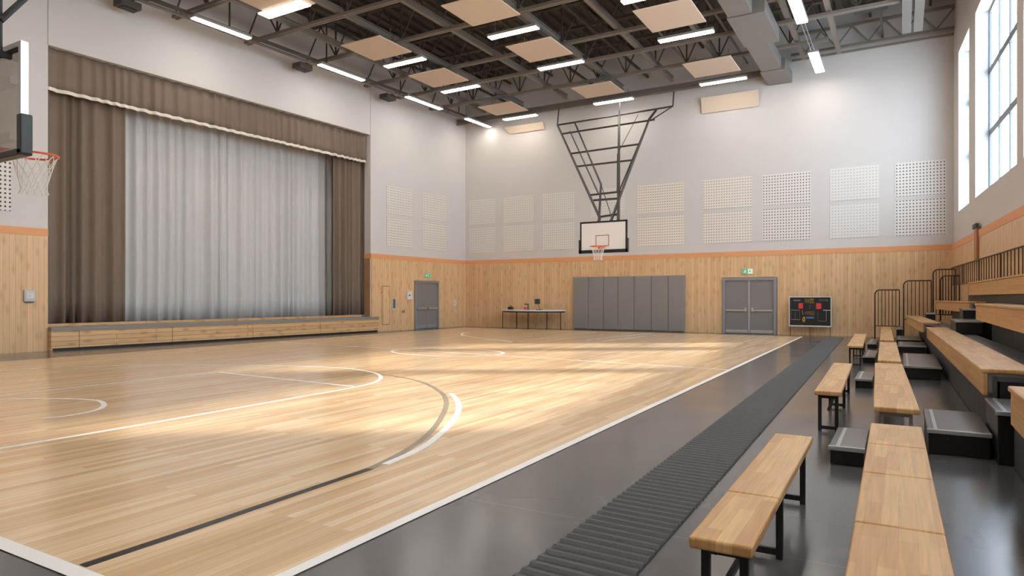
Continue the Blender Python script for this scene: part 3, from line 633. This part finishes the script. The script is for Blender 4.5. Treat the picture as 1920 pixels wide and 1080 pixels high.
# lighting rail by the stage wall + projectors
def RX(y): return -19.02+(y-11.7)*.054
lr = root('lighting_rail', (RX(18), 18, 10.1), 'double lighting rail hung along the top of the stage wall', 'rail')
part('rail_bar', MB().skew(RX, -.17, -.09, YN+.1, YB-.1, 10.1, 10.18), 'steel', lr)
part('rail_bar', MB().skew(RX, .1, .2, YN+.1, YB-.1, 10.12, 10.22), 'steel_dark', lr)
for y in (2, 6, 10, 14, 18, 22, 26): part('hanger', MB().box(RX(y)+.13, RX(y)+.17, y-.02, y+.02, 10.22, 11.9), 'steel_dark', lr)
for y in (1, 4.5, 8, 11.5, 15, 18.5, 22, 25.5): part('tie_bar', MB().box(RX(y)-.15, RX(y)+.18, y-.03, y+.03, 10.18, 10.21), 'steel', lr)
for y, d in ((11.2, 'above the left part of the stage'), (17.5, 'above the right part of the stage'), (22.0, 'right of the stage opening')):
    x = RX(y)-.55
    o = root('stage_light', (x, y, 10.0), 'dark box-shaped stage light on the rail, %s' % d, 'stage light')
    part('body', MB().box(x-.22, x+.22, y-.3, y+.3, 9.95, 10.15), 'steel_dark', o, bevel=.02)
    part('lens', MB().box(x-.12, x+.12, y-.2, y+.2, 9.93, 9.95), 'black', o)
    part('arm', MB().box(x+.2, x+.45, y-.04, y+.04, 10.12, 10.17), 'steel_dark', o)

# ceiling clouds and lamps
def cloud(x, y, w, l, col, rowd, z=9.97):
    r = root('ceiling_panel', (x, y, z), 'square beige acoustic panel hung in the %s, %s' % (col, rowd), 'ceiling panel', 'beige ceiling panels')
    part('board', MB().box(x-w/2, x+w/2, y-l/2, y+l/2, z, z+.04), 'cloud', r, bevel=.05, seg=3)
    for sx in (-1, 1):
        part('hanger', MB().tube([(x+sx*w*.35, y, z+.035), (x+sx*w*.35, y, 10.55)], .01, 5), 'steel', r)
    part('support_rail', MB().box(x-w/2+.05, x+w/2-.05, y-.02, y+.02, 10.36, 10.40) if False else MB().box(x-w/2+.03, x+w/2-.03, y-.025, y+.025, z+.041, z+.09), 'steel_dark', r)
cols = [(-15.5, 'left column'), (-10.75, 'middle column'), (-6.05, 'right column')]
CP = {0: [(17.36, 1.68), (20.9, 1.65), (25.75, 1.6), (13.0, 1.6)], 1: [(16.6, 1.7), (20.3, 1.75), (25.4, 1.6)], 2: [(19.85, 1.85), (25.0, 1.75), (15.8, 1.7)]}
names = {0: ['third from the back wall', 'second from the back wall', 'closest to the back wall', 'fourth from the back wall'], 1: ['third from the back wall', 'second from the back wall', 'closest to the back wall'], 2: ['second from the back wall', 'closest to the back wall', 'third from the back wall']}
for c, (x, cn) in enumerate(cols):
    for (y, l), d in zip(CP[c], names[c]): cloud(x, y, 1.72, l, cn, d)
o = root('ceiling_panel', (-6.2, YB-.08, 9.35), 'pale beige board leaning against the back wall under the right column of panels', 'ceiling panel')
part('board', MB().hexa([(-7.25, 28.1, 9.83), (-4.95, 28.1, 9.83), (-4.95, 28.24, 9.2), (-7.25, 28.24, 9.2), (-7.25, 28.14, 9.84), (-4.95, 28.14, 9.84), (-4.95, 28.28, 9.21), (-7.25, 28.28, 9.21)]), 'cloud', o)
o = root('ceiling_panel', (-15.7, YB-.08, 9.5), 'pale beige board on the back wall under the left column of panels', 'ceiling panel')
part('board', MB().hexa([(-16.9, 28.1, 9.83), (-14.7, 28.1, 9.83), (-14.7, 28.24, 9.5), (-16.6, 28.24, 9.5), (-16.9, 28.14, 9.84), (-14.7, 28.14, 9.84), (-14.7, 28.28, 9.51), (-16.6, 28.28, 9.51)]), 'cloud', o)
def lamp(x, y, lx, ly, label, zt=10.53, z=9.95):
    r = root('linear_light', (x, y, z), label, 'ceiling light', 'lit ceiling lights')
    part('housing', MB().box(x-lx/2-.02, x+lx/2+.02, y-ly/2-.02, y+ly/2+.02, z+.012, z+.09), 'lamphouse', r)
    part('diffuser', MB().box(x-lx/2, x+lx/2, y-ly/2, y+ly/2, z-.01, z+.012), 'lamp', r)
    for s in (-1, 1):
        px, py = (x+s*lx*.38, y) if lx > ly else (x, y+s*ly*.38)
        part('hanger', MB().tube([(px, py, z+.09), (px, py, zt)], .008, 5), 'steel', r)
LA = {0: [(13.57, 'fourth'), (18.85, 'third'), (22.38, 'second'), (27.3, 'last')], 1: [(13.4, 'fourth'), (18.47, 'third'), (21.93, 'second'), (27.1, 'last')], 2: [(13.0, 'fourth'), (18.17, 'third'), (21.55, 'second'), (26.78, 'last')]}  # fourth lamps of middle and right columns are unseen, added for light
for c, (x, cn) in enumerate(cols):
    for y, d in LA[c]:
        dd = 'at the back-wall end' if d == 'last' else '%s from the back wall' % d
        w = .42 if y < 16 else .25
        lamp(x if y > 14 else x-.2, y, 1.76, w, 'lit white linear ceiling light, %s, %s' % (cn, dd), zt=10.4 if y > 26 else 10.53)
    for y, d in ((9.9, 'above the near key'), (6.5, 'above the near hoop side'), (3.0, 'above the near baseline'), (-.6, 'behind the camera')): lamp(x, y, 1.76, .34, 'lit white linear ceiling light, unseen and added for brightness, %s, %s' % (d, cn))  # unseen lamp rows added to brighten the near floor
for y, ly, d in ((13.55, 1.95, 'above the left half of the stage'), (18.5, 2.15, 'above the right half of the stage'), (23.2, 2.25, 'right of the stage opening'), (27.15, 1.9, 'at the far left corner')):
    x = RX(y)+.42
    r = root('linear_light', (x, y, 9.95), 'lit linear light running along the stage wall rail, %s' % d, 'ceiling light', 'lit ceiling lights')
    f = lambda yy, x=x, y=y: x+(yy-y)*.054
    part('housing', MB().skew(f, -.12, .12, y-ly/2-.02, y+ly/2+.02, 9.965, 10.05), 'lamphouse', r)
    part('diffuser', MB().skew(f, -.1, .1, y-ly/2, y+ly/2, 9.94, 9.965), 'lamp', r)
    for s in (-1, 1): part('hanger', MB().box(x+s*ly*.4*.054-.24, x+s*ly*.4*.054+.02, y+s*ly*.4-.02, y+s*ly*.4+.02, 10.05, 10.12), 'steel', r)
lamp(-2.64, 21.15, .30, 2.3, 'lit white light panel right of the duct, cut by the top of the photo')
lamp(-2.64, 26.35, .30, 2.3, 'lit white light panel right of the duct, nearest the back wall')
lamp(-2.64, 13.5, .30, 2.3, 'added unseen lit white light panel right of the duct, above the near court')  # this panel and the next are unseen, added for more light
lamp(-2.64, 6.5, .30, 2.3, 'added unseen lit white light panel above the near bleachers')
solo('light_cable', MB().tube([(-2.7, 22.3, 10.02), (-2.7, 25.2, 10.02)], .012, 5).tube([(-2.6, 22.3, 10.02), (-2.6, 25.2, 10.02)], .012, 5), 'lamphouse', (-2.65, 23.7, 10.02), 'thin pair of cables joining the two light panels right of the duct', 'cable')

# ------------------------------------------------------------------ ribbed mat
mb = MB()
def MX(y): return -1.76-(y-3.04)*.0253
y = 1.2
while y < 26.9:
    a, b = MX(y), MX(y+.06); y1 = y+.068
    x0, x1 = a, a+.56; sl = .03
    v = [(x0, y, .004), (x1, y-sl, .004), (x1, y+.02-sl, .019), (x0, y+.02, .019), (x0, y+.048, .019), (x1, y+.048-sl, .019), (x1, y+.068-sl, .004), (x0, y+.068, .004)]
    mb._add(v, [(0, 1, 2, 3), (3, 2, 5, 4), (4, 5, 6, 7), (0, 3, 4, 7), (1, 6, 5, 2)])
    y += .1
rm_ = root('ribbed_mat', (-2, 14, 0), 'long dark ribbed rubber mat running beside the court sideline', 'mat')
part('ribs', mb, 'mat', rm_)
part('groove_shade_backing', MB().skew(MX, -.004, .564, 1.15, 27.0, .0005, .004), 'black', rm_)  # black base sheet puts the shade of the grooves into colour

# ------------------------------------------------------------------ benches
def fl_(A, B):   # line function x(y) between two ends
    return lambda y: A[0]+(B[0]-A[0])*(y-A[1])/(B[1]-A[1])
def floor_bench(A, B, w, z, seams, label, legs, group='low wooden benches', name='bench', legm='black', lw=.035, inset=.05):
    f = fl_(A, B); y0, y1 = A[1], B[1]
    r = root(name, (f((y0+y1)/2)+w/2, (y0+y1)/2, 0), label, 'bench', group)
    s = [y0]+seams+[y1]
    for a, b in zip(s, s[1:]):
        part('seat', MB().skew(f, 0, w, a+(.003 if a != y0 else 0), b-(.003 if b != y1 else 0), z-.05, z), 'bench', r, bevel=.012, seg=3)
    part('under_rail', MB().skew(f, w*.3, w*.3+.03, y0+.06, y1-.06, z-.08, z-.05), legm, r)
    for y in legs:
        a = f(y)+inset; b = f(y)+w-inset
        for x in (a, b): part('leg', MB().box(x-lw/2, x+lw/2, y-lw/2, y+lw/2, 0, z-.05), legm, r)
        part('cross_bar', MB().box(a+lw/2, b-lw/2, y-lw/2, y+lw/2, z-.09, z-.051), legm, r)
        part('cross_bar', MB().box(a+lw/2, b-lw/2, y-lw/2+.005, y+lw/2-.005, .02, .055), legm, r)
    for a, b in zip(legs, legs[1:]):
        if b-a < 2: part('brace', MB().bar((f(a)+w/2, a+.02, z-.22), (f(b)+w/2, b-.02, z-.22), .025), legm, r)
    return r
floor_bench((-.787, 2.84), (-.822, 5.34), .262, .45, [3.62], 'low wooden bench in the foreground with black metal legs beside the ribbed mat', [2.95, 4.0, 5.15])
floor_bench((-.827, 8.0), (-.92, 11.57), .268, .45, [9.2, 10.4], 'low wooden bench in the middle of the free-standing row, black metal legs', [8.1, 9.9, 11.4])
floor_bench((-1.0, 15.9), (-1.14, 21.2), .30, .45, [17.6, 19.4], 'farthest low wooden bench of the free-standing row near the back wall', [16.0, 18.5, 21.0])
row1 = [((-.16, .7), (-.215, 6.17), .355, [2.1, 3.42, 4.42, 5.3], 'wide wooden bench seat at the bottom right, nearest the camera', [1.2, 3.9, 6.0]),
        ((-.226, 7.1), (-.36, 11.9), .375, [9.0, 10.9], 'wide wooden bench seat, second from the camera in the front bleacher row', [7.2, 9.5, 11.7]),
        ((-.335, 12.4), (-.43, 17.6), .335, [14.6], 'wide wooden bench seat, third from the camera in the front bleacher row', [12.5, 15.1, 17.4]),
        ((-.45, 18.5), (-.56, 24.2), .30, [21.2], 'wide wooden bench seat, fourth in the front bleacher row, near back wall', [18.6, 21.4, 24.0]),
        ((-.57, 24.5), (-.615, 26.8), .28, [], 'short wooden bench seat at the back-wall end of the front bleacher row', [24.6, 26.65])]
for A, B, w, s, l, lg in row1:
    floor_bench(A, B, w, .45, s, l, lg, group='front bleacher row seats', name='bleacher_bench', legm='legmetal', lw=.03, inset=.07)
# tiers
def platform(f0, f1, y0, y1, z, label, panels=True, zb=0):
    n = max(1, int((y1-y0)/.6))
    r = root('bleacher_platform', ((f0(y0)+f1(y1))/2, (y0+y1)/2, zb), label, 'platform', 'dark bleacher platforms')
    P = [(f0(y0)+.03, y0), (f1(y0), y0), (f1(y1), y1), (f0(y1)+.03, y1)]
    part('deck', MB().prism(P, z-.05, z), 'deck', r)
    part('carcass', MB().prism([(f0(y0)+.05, y0+.01), (f1(y0)-.005, y0+.01), (f1(y1)-.005, y1-.01), (f0(y1)+.05, y1-.01)], zb+.002, z-.051), 'black', r)
    h = (y1-y0)/n; mb = MB()
    for i in range(n):
        a = y0+h*i; mb.skew(f0, .0, .028, a+.004, a+h-.004, zb+.01, z-.0)
    part('riser_panels', mb, 'riser', r)
    return r
L2 = lambda y: .80-(y-8.2)*.0135
C162 = lambda y: 1.62 if y < 19 else 1.62-(y-19)*.062
platform(lambda y: .84, lambda y: 1.615, YN+.05, 7.15, .68, 'lowest dark bleacher platform nearest the camera at the right edge')
platform(L2, C162, 8.2, 27.5, .68, 'long lowest dark bleacher platform behind the second row seats')
platform(lambda y: 1.22, lambda y: 1.615, 7.2, 8.15, .68, 'short platform block at the head of the near aisle steps')
F4 = lambda y: 2.2 if y < 12 else 2.2-(y-12)*.040
platform(lambda y: 1.625, lambda y: F4(y)-.005, YN+.05, 17.0, 1.27, 'long middle dark bleacher platform behind the third row seats', zb=0)
platform(lambda y: C162(y)+.01, lambda y: F4(y)-.005, 19.3, 24.0, 1.27, 'far middle dark bleacher platform near the back wall')
platform(F4, lambda y: RW(y)-.06, YN+.05, 24.0, 1.82, 'top dark bleacher platform against the window wall')
def tier_seat(A, B, w, z, h, seams, label, closed_end=True, group='upper bleacher seats'):
    f = fl_(A, B); y0, y1 = A[1], B[1]
    r = root('bleacher_bench', (f((y0+y1)/2)+w/2, (y0+y1)/2, z-h), label, 'bench', group)
    s = [y0]+seams+[y1]
    for a, b in zip(s, s[1:]):
        part('seat', MB().skew(f, -.02, w, a+(.003 if a != y0 else 0), b-(.003 if b != y1 else 0), z-.045, z), 'bench', r, bevel=.012, seg=3)
        part('front_panel', MB().skew(f, 0, .035, a+(.003 if a != y0 else .01), b-(.003 if b != y1 else .01), z-h, z-.047), 'bench_front', r)
    for y in (y0+.04, (y0+y1)/2, y1-.04):
        a = f(y)
        part('bracket', MB().box(a+.04, a+w-.03, y-.02, y+.02, z-.085, z-.047).box(a+.04, a+.08, y-.02, y+.02, z-h+.02, z-.085).box(a+w-.07, a+w-.03, y-.02, y+.02, z-.065 if z < 1 else z-.12, z-.047), 'legmetal', r)
        part('lower_bracket', MB().box(a+.08, a+.3 if z < 1 else a+.2, y-.02, y+.02, z-h+.04, z-h+.07) if z > 1 else MB().box(a+.04, a+w*.0+.08, y-.018, y+.018, z-h+.02, z-h+.05), 'legmetal', r)
    return r
tier_seat((.80, -1), (.77, 6.75), .40, .75, .31, [2, 4.5], 'wooden second-row bench cut off by the right edge of the photo')
tier_seat((.72, 8.25), (.54, 19.3), .43, .75, .27, [11, 14, 17], 'long wooden second-row bench with boarded front, widest seat on the right')
tier_seat((.45, 19.8), (.15, 26.6), .40, .85, .26, [23.5], 'wooden second-row bench at the back-wall end, raised slightly')
tier_seat((1.36, -1), (1.35, 17.0), .40, 1.35, .34, [3, 7, 9.5, 13.5], 'wooden third-row bench with boarded front above the dark panels')
tier_seat((1.47, 20.2), (.98, 26.0), .35, 1.37, .28, [], 'wooden third-row bench at the back-wall end, angled towards the wall')
tier_seat((1.97, -1), (1.95, 13.0), .30, 1.90, .36, [3, 7, 11.2], 'wooden top-row bench, near part, below the long railing')
tier_seat((1.95, 13.02), (1.67, 23.2), .155, 1.90, .36, [18], 'wooden top-row bench, far part, below the long railing')
# steps
def step(x0, x1, y0, y1, z0, z1, label, edges='fl'):
    r = root('aisle_step', ((x0+x1)/2, (y0+y1)/2, z0), label, 'step', 'black aisle steps')
    part('body', MB().box(x0+.01, x1-.01, y0+.01, y1, z0, z1-.03), 'black_plastic', r, bevel=.01)
    td = part('tread', MB().box(x0, x1, y0, y1+.005, z1-.028, z1), 'tread', r, bevel=.008)
    part('front_nosing', MB().box(x0-.005, x1+.002, y0-.008, y0+.035, z1-.035, z1+.004), 'metal', td, bevel=.005)
    part('side_nosing', MB().box(x0+.055, x0+.085, y0+.035, y1-.02, z1, z1+.003), 'metal', td)
    return r
step(-.555, -.27, 6.5, 7.5, 0, .16, 'low black step with metal edge beside the foreground bench seat')
step(-.66, -.40, 12.2, 13.5, 0, .15, 'low black step, second from the camera, left of the front row')
step(-.76, -.50, 17.0, 19.0, 0, .15, 'low black step, third from the camera, left of the front row')
step(-.86, -.62, 21.9, 24.2, 0, .15, 'low black step nearest the back wall, left of the front row')
step(.21, .71, 7.4, 8.75, 0, .23, 'wide black aisle step with metal edges right of the front bench')
step(.72, 1.21, 7.2, 8.15, 0, .47, 'second, higher black step of the near aisle stairs')
step(.03, .62, 14.0, 17.2, 0, .235, 'wide black step in the middle aisle behind the front row')
step(-.08, .56, 20.3, 22.2, 0, .21, 'wide black step in the far aisle, in front of the next')
step(-.12, .5, 23.0, 25.0, 0, .24, 'wide black step towards the back wall in the far aisle')
step(-.15, .05, 25.4, 27.3, 0, .45, 'tall narrow black step at the back wall')
step(1.0, 1.50, 17.2, 18.9, .685, .97, 'black step with metal edge on the lowest platform between third-row benches')
step(1.25, 1.58, 19.0, 20.1, .685, 1.2, 'higher black step on the lowest platform behind the first upper step')
step(.66, .93, 24.6, 26.2, .685, .98, 'black step on the lowest platform near the back wall')

# ------------------------------------------------------------------ railings
def loop_rail(xa, xb, y, z0a, z0b, zt, label, n=7, r_=.16):
    r = root('guard_rail', ((xa+xb)/2, y, min(z0a, z0b)), label, 'railing', 'curved end railings')
    pts = [(xa, y, z0a), (xa, y, zt-r_)]+[(xa+r_-r_*math.cos(a*math.pi/12), y, zt-r_+r_*math.sin(a*math.pi/12)) for a in range(1, 7)]+[(xb, y, zt)]
    part('top_tube', MB().tube(pts, .022, 8), 'railing', r, smooth=True)
    for i in range(1, n+1):
        x = xa+(xb-xa)*i/n; h = zt if x-xa > r_ else zt-.05
        part('bar', MB().tube([(x, y, z0b), (x, y, h)], .012 if i < n else .018, 6), 'railing', r)
    part('bottom_rail', MB().tube([(xa, y, z0b), (xb, y, z0b)], .015, 6), 'railing', r)
loop_rail(-.81, -.06, 26.9, 0, .47, 1.74, 'lowest curved guard rail at the back-wall end of the bleachers')
loop_rail(.07, .88, 26.75, .0, .72, 2.05, 'second curved guard rail from the left at the end of the bleachers')
loop_rail(.93, 1.55, 26.7, .70, .9, 2.42, 'tallest curved guard rail at the end of the bleachers')
loop_rail(1.12, 1.64, 26.25, .70, .9, 2.19, 'curved guard rail standing in front of the tallest one')
rr = root('guard_rail', (RW(16)-.12, 16, 1.83), 'long railing of thin upright bars behind the top row seats', 'railing')
G = lambda y: RW(y)-.13
part('top_rail', MB().tube([(G(1), 1, 2.5), (G(27.6), 27.6, 2.5)], .02, 8), 'railing', rr)
part('bottom_rail', MB().tube([(G(1), 1, 1.90), (G(27.6), 27.6, 1.90)], .014, 6), 'railing', rr)
n = 72
for i in range(n):
    y = 1+26.6*i/(n-1); part('bar', MB().tube([(G(y), y, 1.91), (G(y), y, 2.5)], .02 if i % 8 == 0 else .011, 6), 'railing', rr)
for y in (24.6, 25.4, 26.2): pass
pw = root('wall_post', (RW(22.9)-.12, 22.9, 1.83), 'brown wooden post with a dark cap on the window wall', 'post')
part('post', MB().skew(RW, -.11, -.06, 22.55, 23.0, 2.55, 3.42), 'post', pw)
part('cap', MB().skew(RW, -.14, -.06, 22.5, 23.05, 3.42, 3.54), 'riser', pw)

# ------------------------------------------------------------------ light
w = bpy.data.worlds.new('sky'); scn.world = w; w.use_nodes = True
bg = w.node_tree.nodes['Background']; bg.inputs[0].default_value = (.77, .89, 1.0, 1); bg.inputs[1].default_value = 9
sun = bpy.data.lights.new('sun', 'SUN'); sun.energy = 9.5; sun.angle = math.radians(3.5); sun.color = (1, .95, .88)
so = bpy.data.objects.new('sun', sun); COL.objects.link(so)
so.rotation_euler = Vector((-1.45, -1.0, -1.0)).to_track_quat('-Z', 'Y').to_euler(); so.location = (10, 20, 15)
for i, (a, b) in enumerate(WIN):
    L = bpy.data.lights.new('window_portal', 'AREA'); L.shape = 'RECTANGLE'; L.size = b-a; L.size_y = ZW1-ZW0; L.cycles.is_portal = True
    o = bpy.data.objects.new('window_portal', L); COL.objects.link(o); o.location = (RW((a+b)/2)+.42, (a+b)/2, (ZW0+ZW1)/2)
    o.rotation_euler = Vector((-1, -.055, 0)).to_track_quat('-Z', 'Z').to_euler()

# ------------------------------------------------------------------ camera
cam = bpy.data.cameras.new('camera'); co = bpy.data.objects.new('camera', cam); COL.objects.link(co); scn.camera = co
cam.sensor_width = 36; cam.lens = 36*1250/1920; cam.shift_y = 18/1920; cam.clip_end = 200; cam.clip_start = .05
co.location = (0, 0, 1.47); co.rotation_euler = (math.pi/2, 0, math.atan2(730, 1250))
vs = scn.view_settings; scn.display_settings.display_device = 'sRGB'
vs.view_transform = 'Standard'; vs.look = 'None'; vs.gamma = 1; vs.use_curve_mapping = False; vs.exposure = 0.14
